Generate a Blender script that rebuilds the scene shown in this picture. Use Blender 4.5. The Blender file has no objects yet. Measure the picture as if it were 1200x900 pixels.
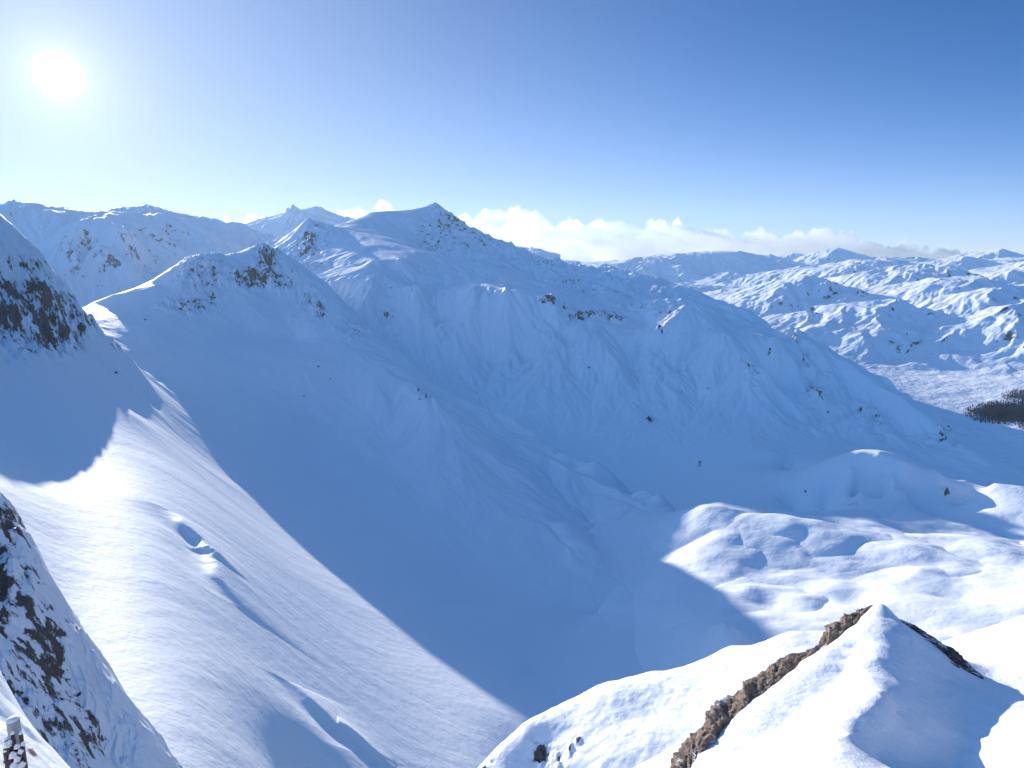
import bpy, bmesh, math, random
import numpy as np

# ------------------------------------------------------------------ camera, sky, sun, exposure
SC = bpy.context.scene
F_PX, HOR = 800.0, 300.0                     # focal length and horizon row of a 1200 px wide picture
PITCH = math.atan((450 - HOR) / F_PX)
cam = bpy.data.cameras.new('camera'); camo = bpy.data.objects.new('camera', cam)
SC.collection.objects.link(camo); SC.camera = camo
cam.sensor_width = 36.0; cam.lens = 36.0 * F_PX / 1200.0
cam.clip_start = 0.5; cam.clip_end = 200000
camo.location = (0, 0, 0); camo.rotation_euler = (math.pi / 2 - PITCH, 0, 0)

def ray(u, v):
    a, c = (u - 600) / F_PX, -(v - 450) / F_PX
    cp, sp = math.cos(-PITCH), math.sin(-PITCH)
    return np.array([a, cp - c * sp, sp + c * cp])
def P3(u, v, r):                             # a point seen at (u, v), r metres away over the ground
    d = ray(u, v); return d * r / math.hypot(d[0], d[1])
SUN = ray(68, 88); SUN /= np.linalg.norm(SUN)
SUN_EL = math.asin(SUN[2]); SUN_AZ = math.atan2(SUN[0], SUN[1])

SC.view_settings.view_transform = 'Standard'; SC.view_settings.look = 'None'
SC.view_settings.gamma = 1.0; SC.view_settings.use_curve_mapping = False
SC.view_settings.exposure = 0.71
SKY_STRENGTH = 0.087; FILL_SKY = 2.8
world = bpy.data.worlds.new('World'); SC.world = world; world.use_nodes = True
def build_world():
    nt = world.node_tree; nt.nodes.clear(); N = nt.nodes.new; L = nt.links.new
    sky = N('ShaderNodeTexSky'); sky.sky_type = 'NISHITA'; sky.sun_disc = False
    sky.sun_elevation = SUN_EL; sky.sun_rotation = SUN_AZ
    sky.altitude = 3000; sky.air_density = 0.6; sky.dust_density = 0.0; sky.ozone_density = 5.0
    tc = N('ShaderNodeTexCoord')
    def M(op, a, b=None, c=None, clamp=False):
        n = N('ShaderNodeMath'); n.operation = op; n.use_clamp = clamp
        for k, v in enumerate((a, b, c)):
            if v is None: continue
            if isinstance(v, (int, float)): n.inputs[k].default_value = v
            else: L(v, n.inputs[k])
        return n.outputs[0]
    def dotp(vec):
        d = N('ShaderNodeVectorMath'); d.operation = 'DOT_PRODUCT'; L(tc.outputs['Generated'], d.inputs[0]); d.inputs[1].default_value = tuple(vec); return d.outputs['Value']
    ang = M('ARCCOSINE', M('MINIMUM', dotp(SUN), 0.9999999))
    el = M('ARCSINE', M('ABSOLUTE', dotp((0, 0, 1))))
    def decay(x, width, powr=1.0):
        return M('EXPONENT', M('MULTIPLY', M('POWER', M('DIVIDE', x, width), powr), -1.0))
    def term(f, col, amp, prev):
        mx = N('ShaderNodeMix'); mx.data_type = 'RGBA'; mx.blend_type = 'MIX'; mx.inputs['A'].default_value = (0, 0, 0, 1)
        L(M('MULTIPLY', f, 1.0, clamp=True), mx.inputs['Factor']); mx.inputs['B'].default_value = (col[0]*amp, col[1]*amp, col[2]*amp, 1)
        ad = N('ShaderNodeMix'); ad.data_type = 'RGBA'; ad.blend_type = 'ADD'; ad.inputs['Factor'].default_value = 1
        L(prev, ad.inputs['A']); L(mx.outputs['Result'], ad.inputs['B']); return ad.outputs['Result']
    def blend(f, col, prev):
        mx = N('ShaderNodeMix'); mx.data_type = 'RGBA'; L(M('MULTIPLY', f, 1.0, clamp=True), mx.inputs['Factor'])
        L(prev, mx.inputs['A']); mx.inputs['B'].default_value = col + (1,); return mx.outputs['Result']
    tn = N('ShaderNodeMix'); tn.data_type = 'RGBA'; tn.blend_type = 'MULTIPLY'; tn.inputs['Factor'].default_value = 1; tn.inputs['B'].default_value = (0.30, 0.96, 1.14, 1)
    L(sky.outputs[0], tn.inputs['A']); c = tn.outputs['Result']
    wid = M('ADD', M('MULTIPLY', decay(ang, 0.85, 2.0), 0.12), 0.05)       # pale air along the horizon, deeper towards the sun
    c = blend(M('EXPONENT', M('MULTIPLY', M('DIVIDE', el, wid), -1.0)), (5.1, 5.6, 6.1), c)
    c = blend(M('MULTIPLY', decay(ang, 0.26), 0.52), (6.5, 6.55, 6.5), c)  # wide aureole
    c = term(decay(ang, 0.0070, 1.3), (1, 0.99, 0.97), 120.0, c)            # the sun's disc and its bright rim of air
    c = term(decay(ang, 0.042), (1, 0.98, 0.95), 3.5, c)
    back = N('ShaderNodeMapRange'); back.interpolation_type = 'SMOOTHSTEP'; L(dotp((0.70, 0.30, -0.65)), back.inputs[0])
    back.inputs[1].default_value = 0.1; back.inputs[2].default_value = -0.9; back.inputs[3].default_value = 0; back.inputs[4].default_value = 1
    c = term(back.outputs[0], (0.20, 0.55, 1.25), FILL_SKY, c)           # added blue sky glow, brightest out of view up left, fills shaded snow
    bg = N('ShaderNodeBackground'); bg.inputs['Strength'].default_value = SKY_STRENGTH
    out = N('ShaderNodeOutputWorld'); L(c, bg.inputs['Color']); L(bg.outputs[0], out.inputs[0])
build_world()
sun = bpy.data.lights.new('sun', 'SUN'); sun.energy = 4.6; sun.angle = math.radians(0.5); sun.color = (1.0, 0.95, 0.88)
suno = bpy.data.objects.new('sun', sun); SC.collection.objects.link(suno)
from mathutils import Vector
suno.rotation_euler = Vector((-SUN[0], -SUN[1], -SUN[2])).to_track_quat('-Z', 'Y').to_euler()
cy = SC.cycles
cy.max_bounces = 6; cy.diffuse_bounces = 3; cy.glossy_bounces = 2; cy.transparent_max_bounces = 6; cy.volume_bounces = 1
cy.use_denoising = True

# ------------------------------------------------------------------ numeric tools
def tag(o, label=None, cat=None, group=None, kind=None):
    if label: o['label'] = label
    if cat: o['category'] = cat
    if group: o['group'] = group
    if kind: o['kind'] = kind
    return o
def _hash(i, j, s):
    h = (i.astype(np.int64) * 374761393 + j.astype(np.int64) * 668265263 + s * 1442695041) & 0xFFFFFFFF
    h = ((h ^ (h >> 13)) * 1274126177) & 0xFFFFFFFF
    h = ((h ^ (h >> 16)) * 2246822519) & 0xFFFFFFFF
    return ((h ^ (h >> 15)) & 0xFFFFFF).astype(np.float32) / np.float32(0x1000000)
def perlin(x, y, s=0):
    xi, yi = np.floor(x), np.floor(y); fx, fy = (x - xi).astype(np.float32), (y - yi).astype(np.float32)
    def g(i, j):
        a = _hash(xi + i, yi + j, s) * np.float32(2 * np.pi)
        return np.cos(a) * (fx - i) + np.sin(a) * (fy - j)
    w = lambda t: t * t * t * (t * (t * 6 - 15) + 10)
    u, v = w(fx), w(fy)
    a, b, c, d = g(0, 0), g(1, 0), g(0, 1), g(1, 1)
    return 1.5 * ((a * (1 - u) + b * u) * (1 - v) + (c * (1 - u) + d * u) * v)
def fbm(x, y, octv, s=0, gain=0.5):
    o = 0; a = 1.0
    for k in range(octv):
        c, sn = math.cos(k * 1.3), math.sin(k * 1.3)
        o = o + a * perlin((x * c - y * sn) * 2 ** k, (x * sn + y * c) * 2 ** k, s + k); a *= gain
    return o
def ridged(x, y, octv, s=0, gain=0.5):
    o = 0; a = 1.0; w = 1.0
    for k in range(octv):
        c, sn = math.cos(k * 1.1), math.sin(k * 1.1)
        n = 1 - np.abs(perlin((x * c - y * sn) * 2.05 ** k, (x * sn + y * c) * 2.05 ** k, s + k)) * 1.6
        n = np.clip(n, 0, 1) ** 2
        o = o + a * n * w; w = np.clip(n * 1.6, 0, 1); a *= gain
    return o
def sstep(a, b, x):
    t = np.clip((x - a) / (b - a), 0, 1); return t * t * (3 - 2 * t)
def blur(z, n):
    k = np.ones(2 * n + 1) / (2 * n + 1)
    for _ in range(2):
        zp = np.pad(z, ((n, n), (0, 0)), mode='edge'); c = np.cumsum(np.pad(zp, ((1, 0), (0, 0))), 0); z = (c[2*n+1:] - c[:-2*n-1]) / (2*n+1)
        zp = np.pad(z, ((0, 0), (n, n)), mode='edge'); c = np.cumsum(np.pad(zp, ((0, 0), (1, 0))), 1); z = (c[:, 2*n+1:] - c[:, :-2*n-1]) / (2*n+1)
    return z

def cast(crest, pixels):
    """where the low sun lays the shadow of a crest, for points of its edge"""
    out = []
    for su, sv in pixels:
        best = None; d = ray(su, sv)
        for p, q in zip(crest[:-1], crest[1:]):
            A = np.array([[su-68., -(q[0]-p[0])], [sv-88., -(q[1]-p[1])]])
            if abs(np.linalg.det(A)) < 1e-9: continue
            t, w = np.linalg.solve(A, np.array([p[0]-68., p[1]-88.]))
            if -0.001 <= w <= 1.001 and t < 1:
                C = P3(p[0]+w*(q[0]-p[0]), p[1]+w*(q[1]-p[1]), p[2]*(q[2]/p[2])**w)
                k = np.linalg.lstsq(np.stack([d, SUN], 1), C, rcond=None)[0]
                r = k[0]*math.hypot(d[0], d[1]); best = r if best is None else min(best, r)
        if best: out.append((su, sv, best))
    return out
def lit_grid(edges):
    m = np.array([(e[0]-68)/(e[1]-88) for e in edges]); v0 = np.array([e[1] for e in edges]); o = np.argsort(m); out = []
    for v in range(454, 1000, 38):
        for u in range(-80, 620, 42):
            mm = (u-68)/(v-88)
            if m.min() < mm < m.max() and v > np.interp(mm, m[o], v0[o]) + 22: out.append((u, v, KLIT))
    return out
KLIT = 0.0; KL0, KL1 = 0.245, 0.10
SH = np.array([SUN[0], SUN[1]]) / math.hypot(SUN[0], SUN[1]); ST = math.tan(SUN_EL)
def lit_points(edges, pts):
    """ground inside a sunlit tongue: rises out of the grazing light by k metres for each metre down-sun of its edge"""
    W = [P3(*e) for e in edges]; m = np.array([(e[0]-68)/(e[1]-88) for e in edges]); o = np.argsort(m)
    sE = np.array([w[0]*SH[0]+w[1]*SH[1] for w in W]); q = np.array([w[2] for w in W]) - ST*sE
    out = []
    for u, v, k in pts:
        mm = (u-68)/(v-88); qe = np.interp(mm, m[o], q[o]); se = np.interp(mm, m[o], sE[o]); dd = np.linspace(-.16, .16, 9); qs = np.interp(mm+dd, m[o], q[o]).mean(); ss = np.interp(mm+dd, m[o], sE[o]).mean()
        d = P3(u, v, 1.0); sd = d[0]*SH[0]+d[1]*SH[1]; k = KL0 + KL1*min(max(mm, 0), .7); r = (qe + k*se)/(d[2]-ST*sd + k*sd)
        w = float(sstep(60., 320., se-r*sd)); q2 = (qe+k*se)*(1-w) + (qs+k*ss)*w; out.append((u, v, q2/(d[2]-ST*sd + k*sd)))
    return out
class Sheet:
    """Ground surface on a grid of bearings and distances, finer near the viewer's summit."""
    def __init__(s, a0, a1, na, r0, r1, nr):
        s.az = np.radians(np.linspace(a0, a1, na)); s.lr = np.linspace(math.log(r0), math.log(r1), nr)
        s.A, s.LR = np.meshgrid(s.az, s.lr); s.R = np.exp(s.LR)
        s.X = s.R * np.sin(s.A); s.Y = s.R * np.cos(s.A)
        s.rock = np.zeros_like(s.R); s.wood = np.zeros_like(s.R)
    def fit(s, lines, step=28, smooth=0.0):
        pts = []
        for ln in lines:
            if len(ln) == 1: pts.append(ln[0]); continue
            for p, q in zip(ln[:-1], ln[1:]):
                n = max(1, int(math.hypot(p[0]-q[0], p[1]-q[1]) / step)) if len(p) < 4 else 1
                for i in range(n):
                    t = i / n; pts.append((p[0]+(q[0]-p[0])*t, p[1]+(q[1]-p[1])*t, p[2]*(q[2]/p[2])**t))
            pts.append(ln[-1][:3])
        W = np.array([P3(*p) for p in pts])
        a = np.arctan2(W[:, 0], W[:, 1]); l = np.log(np.hypot(W[:, 0], W[:, 1])); e = W[:, 2] / np.exp(l)
        # drop near duplicates
        keep = []
        for i in range(len(a)):
            if all((a[i]-a[j])**2 + (l[i]-l[j])**2 > 1e-5 for j in keep): keep.append(i)
        a, l, e = a[keep], l[keep], e[keep]; n = len(a)
        D = np.sqrt((a[:, None]-a)**2 + (l[:, None]-l)**2 + 1e-6)
        M = np.zeros((n+3, n+3)); M[:n, :n] = D - smooth * np.eye(n)
        T = np.stack([np.ones(n), a, l], 1); M[:n, n:] = T; M[n:, :n] = T.T
        c = np.linalg.solve(M, np.concatenate([e, np.zeros(3)]))
        A = s.A.ravel().astype(np.float32); Lr = s.LR.ravel().astype(np.float32); E = np.empty(A.size)
        for i in range(0, A.size, 60000):
            j = slice(i, i + 60000)
            d = np.sqrt((A[j, None]-a.astype(np.float32))**2 + (Lr[j, None]-l.astype(np.float32))**2 + np.float32(1e-6))
            E[j] = d @ c[:n].astype(np.float32) + c[n] + c[n+1]*A[j] + c[n+2]*Lr[j]
        s.Z = E.reshape(s.A.shape) * s.R
    def grad(s, Z=None):
        Z = s.Z if Z is None else Z
        dl, da = np.gradient(Z, s.lr, s.az); dr = dl / s.R; dt = da / s.R
        return dr*np.sin(s.A) + dt*np.cos(s.A), dr*np.cos(s.A) - dt*np.sin(s.A)
    def erode(s, wl, amp, octv=4, seed=5, gain=0.5, branch=1.3, pre=4):
        """gullies and ribs running down the slope"""
        gx, gy = s.grad(blur(s.Z, pre)); g = np.sqrt(gx*gx + gy*gy) + 1e-9
        slope = np.clip(g * 1.3, 0, 1)
        dx, dy = (-gy/g).astype(np.float32), (gx/g).astype(np.float32)
        H = 0; f = 1.0 / wl; a = 1.0; ddx = dx.copy(); ddy = dy.copy()
        for k in range(octv):
            x, y = s.X * f, s.Y * f; xi, yi = np.floor(x), np.floor(y)
            h = 0; wt = 0; hx = 0; hy = 0
            for i in (-1, 0, 1, 2):
                for j in (-1, 0, 1, 2):
                    cx, cy_ = xi + i, yi + j
                    px = (x - cx - (_hash(cx, cy_, seed+k)-.5)).astype(np.float32); py = (y - cy_ - (_hash(cx, cy_, seed+k+50)-.5)).astype(np.float32)
                    w = np.exp(-(px*px+py*py) * 2.0); ph = (px*ddx + py*ddy) * np.float32(2*np.pi)
                    h = h + w*np.cos(ph); wt = wt + w; sn = -np.sin(ph)*w; hx = hx + sn*ddx; hy = hy + sn*ddy
            h = h/wt; H = H + a*h
            ddx = ddx + np.float32(branch*a)*(-(hy/wt)); ddy = ddy + np.float32(branch*a)*(hx/wt)
            nn = np.sqrt(ddx*ddx + ddy*ddy) + 1e-6; ddx /= nn; ddy /= nn
            f *= 2; a *= gain
        return H * slope * amp
    def near_line(s, line, w):
        """0 on a crest line, 1 from w (radians of bearing / log distance) away"""
        W = []
        for p, q in zip(line[:-1], line[1:]):
            for t in np.linspace(0, 1, max(2, int(math.hypot(p[0]-q[0], p[1]-q[1])/6)), endpoint=False): W.append(P3(p[0]+(q[0]-p[0])*t, p[1]+(q[1]-p[1])*t, p[2]*(q[2]/p[2])**t))
        W = np.array(W); a = np.arctan2(W[:, 0], W[:, 1]); l = np.log(np.hypot(W[:, 0], W[:, 1]))
        st = 3; A = s.A[::st, ::st]; Lr = s.LR[::st, ::st]; D = np.full(A.shape, 9.0)
        for x, y in zip(a, l): D = np.minimum(D, (A-x)**2 + (Lr-y)**2)
        D = sstep(0, w, np.sqrt(D)); D = np.repeat(np.repeat(D, st, 0), st, 1)[:s.A.shape[0], :s.A.shape[1]]
        return blur(D, 2)
    def uv(s):
        c, sn = math.cos(PITCH), math.sin(PITCH)
        dep = s.Y*c - s.Z*sn; up = s.Y*sn + s.Z*c
        return 600 + F_PX*s.X/dep, 450 - F_PX*up/dep
    def blobs(s, lst, pw=2.0):
        """bare rock round given places, each (u, v, half width, half height, amount, near, far)"""
        U, V = s.uv(); m = np.zeros_like(s.R)
        for u, v, a, b, k, r0, r1 in lst:
            q = ((U-u)/a)**2 + ((V-v)/b)**2
            m = np.maximum(m, k*np.exp(-q) * ((s.R > r0) & (s.R < r1)))
        return m
    def hump(s, u, v, r, rad, h, el=1.0, ang=0.0, pw=2.0):
        c = P3(u, v, r); dx, dy = s.X-c[0], s.Y-c[1]; ca, sa = math.cos(ang), math.sin(ang)
        p, q = dx*ca + dy*sa, (-dx*sa + dy*ca)/el
        s.Z += h*np.exp(-((p*p+q*q)/(rad*rad))**(pw/2))
    def hit(s, u, v, rmin=0.0):
        """the point of this ground seen at (u, v)"""
        d = ray(u, v); a = math.atan2(d[0], d[1]); e = d[2]/math.hypot(d[0], d[1])
        j = int(round((a-s.az[0])/(s.az[1]-s.az[0]))); j = min(max(j, 0), len(s.az)-1)
        E = s.Z[:, j]/s.R[:, j]; i = np.argmax((E >= e) & (s.R[:, j] > rmin)); r = s.R[i, j]
        return np.array([r*math.sin(a), r*math.cos(a), s.Z[i, j]])
    def rib(s, A, B, h, near, farw, wob=0.05):
        """snow covered rib from A to B, steep on its lee side and long to windward"""
        d = (B-A)[:2]; ln = np.hypot(*d); d = d/ln; n = np.array([-d[1], d[0]])
        if n @ (-SH) < 0: n = -n
        t = ((s.X-A[0])*d[0] + (s.Y-A[1])*d[1])/ln; w = (s.X-A[0])*n[0] + (s.Y-A[1])*n[1]
        w = w + ln*wob*fbm(t*2.3 + h, w/ln, 3, 200) ; m = np.clip(1 - (2*t-1)**2, 0, 1)**0.6*(t > 0)*(t < 1)
        s.Z += h*m*np.where(w > 0, np.exp(-(w/near)**2), np.exp(-(np.abs(w)/farw)**1.5)) - .5*h*m*np.exp(-((w-2.2*near)/(1.6*near))**2)
    def build(s, name, mats, label=None, pick=None):
        nr, na = s.A.shape; V = np.stack([s.X, s.Y, s.Z], -1).reshape(-1, 3).astype(np.float32)
        i = np.arange(nr-1)[:, None]*na + np.arange(na-1); F = np.stack([i, i+1, i+na+1, i+na], -1).reshape(-1, 4)
        me = bpy.data.meshes.new(name); me.vertices.add(len(V)); me.vertices.foreach_set('co', V.ravel())
        me.loops.add(F.size); me.loops.foreach_set('vertex_index', F.ravel().astype(np.int32))
        me.polygons.add(len(F)); me.polygons.foreach_set('loop_start', np.arange(0, F.size, 4, dtype=np.int32))
        me.polygons.foreach_set('loop_total', np.full(len(F), 4, dtype=np.int32))
        me.update(calc_edges=True); me.polygons.foreach_set('use_smooth', np.ones(len(F), dtype=bool))
        at = me.attributes.new('rock', 'FLOAT', 'POINT'); at.data.foreach_set('value', s.rock.ravel().astype(np.float32))
        at = me.attributes.new('wood', 'FLOAT', 'POINT'); at.data.foreach_set('value', s.wood.ravel().astype(np.float32))
        me.materials.append(mats); o = bpy.data.objects.new(name, me); SC.collection.objects.link(o)
        return tag(o, label, kind='structure')

# ------------------------------------------------------------------ materials
def mat_terrain(name, scale, bump_d, rock_a=(0.075, 0.055, 0.05), rock_b=(0.24, 0.175, 0.145), wind=0.0, stretch=(1, 1, 0.45), grain=None):
    m = bpy.data.materials.new(name); m.use_nodes = True; nt = m.node_tree; nt.nodes.clear(); N = nt.nodes.new; L = nt.links.new
    tc = N('ShaderNodeTexCoord'); mp = N('ShaderNodeMapping'); L(tc.outputs['Object'], mp.inputs[0]); mp.inputs['Scale'].default_value = stretch
    def noise(vec, sc, det=6, rough=0.6, dist=0.0):
        n = N('ShaderNodeTexNoise'); n.inputs['Scale'].default_value = sc; n.inputs['Detail'].default_value = det
        n.inputs['Roughness'].default_value = rough; n.inputs['Distortion'].default_value = dist; L(vec, n.inputs['Vector']); return n.outputs[0]
    def math_(op, a, b=None, c=None):
        n = N('ShaderNodeMath'); n.operation = op
        for k, v in enumerate((a, b, c)):
            if v is None: continue
            if isinstance(v, (int, float)): n.inputs[k].default_value = v
            else: L(v, n.inputs[k])
        return n.outputs[0]
    at = N('ShaderNodeAttribute'); at.attribute_name = 'rock'; wd = N('ShaderNodeAttribute'); wd.attribute_name = 'wood'
    n1 = noise(mp.outputs[0], scale, 9, 0.68, 0.3)
    t = math_('ADD', math_('MULTIPLY', math_('SUBTRACT', n1, 0.5), 2.6), at.outputs['Fac'])
    mr = N('ShaderNodeMapRange'); mr.interpolation_type = 'SMOOTHSTEP'; L(t, mr.inputs[0]); mr.inputs[1].default_value = 0.47; mr.inputs[2].default_value = 0.60
    has = math_('GREATER_THAN', at.outputs['Fac'], 0.03)
    mask = math_('MULTIPLY', mr.outputs[0], has)
    n2 = noise(mp.outputs[0], scale*5, 5, 0.7)
    rk = N('ShaderNodeMix'); rk.data_type = 'RGBA'; L(n2, rk.inputs['Factor']); rk.inputs['A'].default_value = rock_a+(1,); rk.inputs['B'].default_value = rock_b+(1,)
    mx = N('ShaderNodeMix'); mx.data_type = 'RGBA'; L(mask, mx.inputs['Factor']); mx.inputs['A'].default_value = (0.87, 0.88, 0.905, 1); L(rk.outputs['Result'], mx.inputs['B'])
    n5 = noise(tc.outputs['Object'], scale*4, 6, 0.75)
    w2 = N('ShaderNodeMapRange'); L(math_('ADD', math_('MULTIPLY', math_('SUBTRACT', n5, .5), 2.5), wd.outputs['Fac']), w2.inputs[0]); w2.inputs[1].default_value = 0.4; w2.inputs[2].default_value = 0.6
    wmask = math_('MULTIPLY', w2.outputs[0], math_('GREATER_THAN', wd.outputs['Fac'], 0.03))
    mx2 = N('ShaderNodeMix'); mx2.data_type = 'RGBA'; L(wmask, mx2.inputs['Factor']); L(mx.outputs['Result'], mx2.inputs['A']); mx2.inputs['B'].default_value = (0.035, 0.04, 0.04, 1)
    # relief: wind-packed snow, rougher on rock
    n3 = noise(tc.outputs['Object'], scale*1.6, 8, 0.6)
    h = math_('ADD', n3, math_('MULTIPLY', math_('MULTIPLY', n1, mask), 2.0))
    if wind:
        mw = N('ShaderNodeMapping'); L(tc.outputs['Object'], mw.inputs[0]); mw.inputs['Rotation'].default_value = (0, 0, math.radians(38)); mw.inputs['Scale'].default_value = (1, 7, 1)
        h = math_('ADD', h, math_('MULTIPLY', noise(mw.outputs[0], scale*0.8, 6, 0.55), wind))
    if grain:
        h = math_('ADD', h, math_('MULTIPLY', noise(tc.outputs['Object'], grain, 4, 0.7), 0.12))
    bp = N('ShaderNodeBump'); bp.inputs['Strength'].default_value = 1.0; bp.inputs['Distance'].default_value = bump_d; L(h, bp.inputs['Height'])
    bs = N('ShaderNodeBsdfPrincipled'); L(mx2.outputs['Result'], bs.inputs['Base Color']); L(bp.outputs[0], bs.inputs['Normal'])
    bs.inputs['Roughness'].default_value = 0.65; bs.inputs['Specular IOR Level'].default_value = 0.25
    out = N('ShaderNodeOutputMaterial'); L(bs.outputs[0], out.inputs[0])
    return m

Q = 1.0   # mesh fineness
def n_(k): return int(k * Q)
#@@SHEETS
# ------------------------------------------------------------------ sheet: bowl with left peak and the rocky summit behind it
def sheet_bowl():
    s = Sheet(-62, 22, n_(1350), 150, 3200, n_(1150))
    K = 1.35
    def k_(ln, f=K): return [(p[0], p[1], p[2]*f) for p in ln]
    left = [(-500, 60, 900), (-300, 120, 920), (-120, 180, 940), (0, 250, 960), (22, 272, 975), (45, 297, 990), (70, 325, 1010), (88, 352, 1030), (105, 373, 1050), (125, 394, 1070), (150, 413, 1090)]
    left_back = [(-500, 180, 1300), (-120, 300, 1300), (40, 380, 1320), (110, 410, 1350), (150, 425, 1330)]
    col = [(60, 385, 1400), (107, 357, 1380), (133, 346, 1380), (160, 340, 1400), (187, 332, 1430), (203, 318, 1450), (220, 303, 1480), (240, 294, 1500), (256, 297, 1530), (277, 296, 1560), (300, 287, 1600), (312, 284, 1620), (325, 293, 1620), (340, 303, 1610)]
    spur = [(340, 303, 1610), (353, 310, 1590), (383, 330, 1540), (400, 348, 1500), (413, 362, 1460), (440, 381, 1390), (473, 417, 1280), (500, 440, 1210), (533, 460, 1150), (560, 470, 1120), (593, 489, 1080), (633, 513, 1040), (700, 552, 960), (757, 583, 890), (800, 603, 840), (850, 640, 740)]
    back = [(60, 460, 1750), (187, 400, 1750), (300, 360, 1900), (400, 420, 1850), (500, 520, 1550), (633, 590, 1300), (757, 640, 1100), (850, 690, 900)]
    colk = k_(col)
    edge_l = cast(left, [(-60, 505), (0, 540), (30, 556), (60, 570), (80, 572), (105, 565), (108, 545), (112, 525), (118, 490), (128, 484), (147, 477), (150, 442)])
    edge_r = cast(colk, [(165, 433), (175, 436), (190, 450), (225, 505), (260, 556), (330, 620), (400, 678), (500, 757), (610, 837)])
    L = [left, left_back, colk, k_(spur), k_(back), edge_l, edge_r,
         [(-300, 330, 700), (-100, 360, 740), (0, 400, 800), (60, 408, 850), (110, 422, 950)],
         [(-300, 470, 520), (-100, 455, 640), (0, 465, 680), (60, 470, 740), (105, 455, 850)],
         [(158, 420, 1260), (166, 430, 1290)], *[[(p[0], p[1], p[2]*.968)] for p in lit_points(edge_l + edge_r, [(157, 452, 0), (165, 470, 0), (172, 455, 0), (157, 485, 0)])], *[[p] for p in lit_points(edge_l + edge_r, lit_grid(edge_l + edge_r))], [(700, 900, 430)], [(0, 1200, 200)], [(400, 1300, 210)], [(750, 1200, 260)],
         k_([(170, 385, 1180), (210, 370, 1300), (260, 350, 1400), (310, 345, 1460), (350, 350, 1460)]),
         k_([(200, 420, 1080), (300, 400, 1280), (350, 400, 1300)]),
         k_([(250, 480, 920), (330, 480, 1010), (400, 500, 990)]),
         k_([(330, 560, 790), (420, 560, 840), (480, 560, 860)]),
         k_([(420, 640, 620), (520, 640, 680), (580, 640, 700)]),
         k_([(520, 720, 520), (620, 720, 560), (700, 720, 590)]),
         k_([(620, 800, 430), (700, 780, 470), (800, 770, 500), (860, 745, 530)]),
         k_([(340, 365, 1400), (400, 398, 1260), (460, 427, 1140), (520, 470, 1010), (573, 520, 900), (620, 580, 790), (670, 640, 690), (730, 690, 620), (800, 720, 570)]),
         k_([(420, 388, 1350), (470, 425, 1230), (540, 475, 1080), (600, 530, 960), (660, 590, 860), (720, 635, 770), (790, 680, 680)]),
         [(900, 760, 690)], [(1000, 800, 600)], [(800, 850, 530)], [(650, 950, 380)]]
    s.fit(L, smooth=0.006)
    E = s.Z/s.R; mk = (1-sstep(-.02, .10, s.A))*np.where(s.A < -.49, 1-sstep(740, 880, s.R), 1-sstep(1150, 1400, s.R)); mk = blur(mk, 10)
    s.Z = (E*(1-mk) + blur(E, 36)*mk)*s.R
    R0 = s.R; far = sstep(700, 1600, R0)
    spurm = sstep(-0.30, 0.0, s.A) * sstep(600, 1200, R0)
    s.Z += s.erode(230, 1.0, 5, 11) * (1.0 + 24.0 * spurm + 3 * far) + (s.erode(620, 1.0, 3, 14)-.1) * 26 * spurm
    s.rock = s.blobs([(15, 350, 60, 50, .72, 600, 1090), (60, 392, 50, 22, .72, 700, 1090), (95, 385, 26, 20, .5, 800, 1090), (135, 400, 9, 9, .45, 900, 1100), (62, 362, 32, 28, .72, 700, 1090), (0, 300, 20, 30, .3, 700, 1000),
                      (305, 324, 36, 13, .74, 1700, 2300), (313, 302, 14, 16, .7, 1700, 2300), (332, 332, 18, 9, .6, 1700, 2300), (286, 326, 18, 8, .62, 1700, 2300), (240, 318, 30, 22, .42, 1700, 2300), (222, 358, 28, 8, .52, 1700, 2300), (249, 345, 7, 15, .52, 1700, 2300),
                      (375, 363, 7, 9, .62, 1500, 2300), (362, 350, 12, 14, .4, 1500, 2300), 
                      (490, 467, 5, 3, .5, 1000, 1900), (500, 467, 5, 3, .5, 1000, 1900), (420, 385, 20, 12, .28, 1200, 2300)])
    rr = np.clip(s.rock * 2.2, 0, 1); s.Z += rr * (fbm(s.X/34, s.Y/34, 6, 7, .68) * 17)
    s.Z += fbm(s.X/210, s.Y/210, 5, 3, .45) * 5.0 * sstep(500, 1500, R0)
    # half buried crag on the sunlit slope and its lee hollow
    for p, q, h, n, w in [((214, 606), (283, 716), 5.5, 6, 26), ((243, 640), (272, 668), 3, 4, 10), ((345, 802), (425, 885), 3.6, 5, 22), ((395, 845), (465, 905), 3, 3, 10)]:
        s.rib(s.hit(*p), s.hit(*q), h, n, w)
    s.build('snow_slope', mat_terrain('snow_slope', 0.085, 0.55, wind=0.3), 'steep snow bowl under the left peak, half sunlit and half in blue shade')
    return s
CRAGS = []
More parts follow.
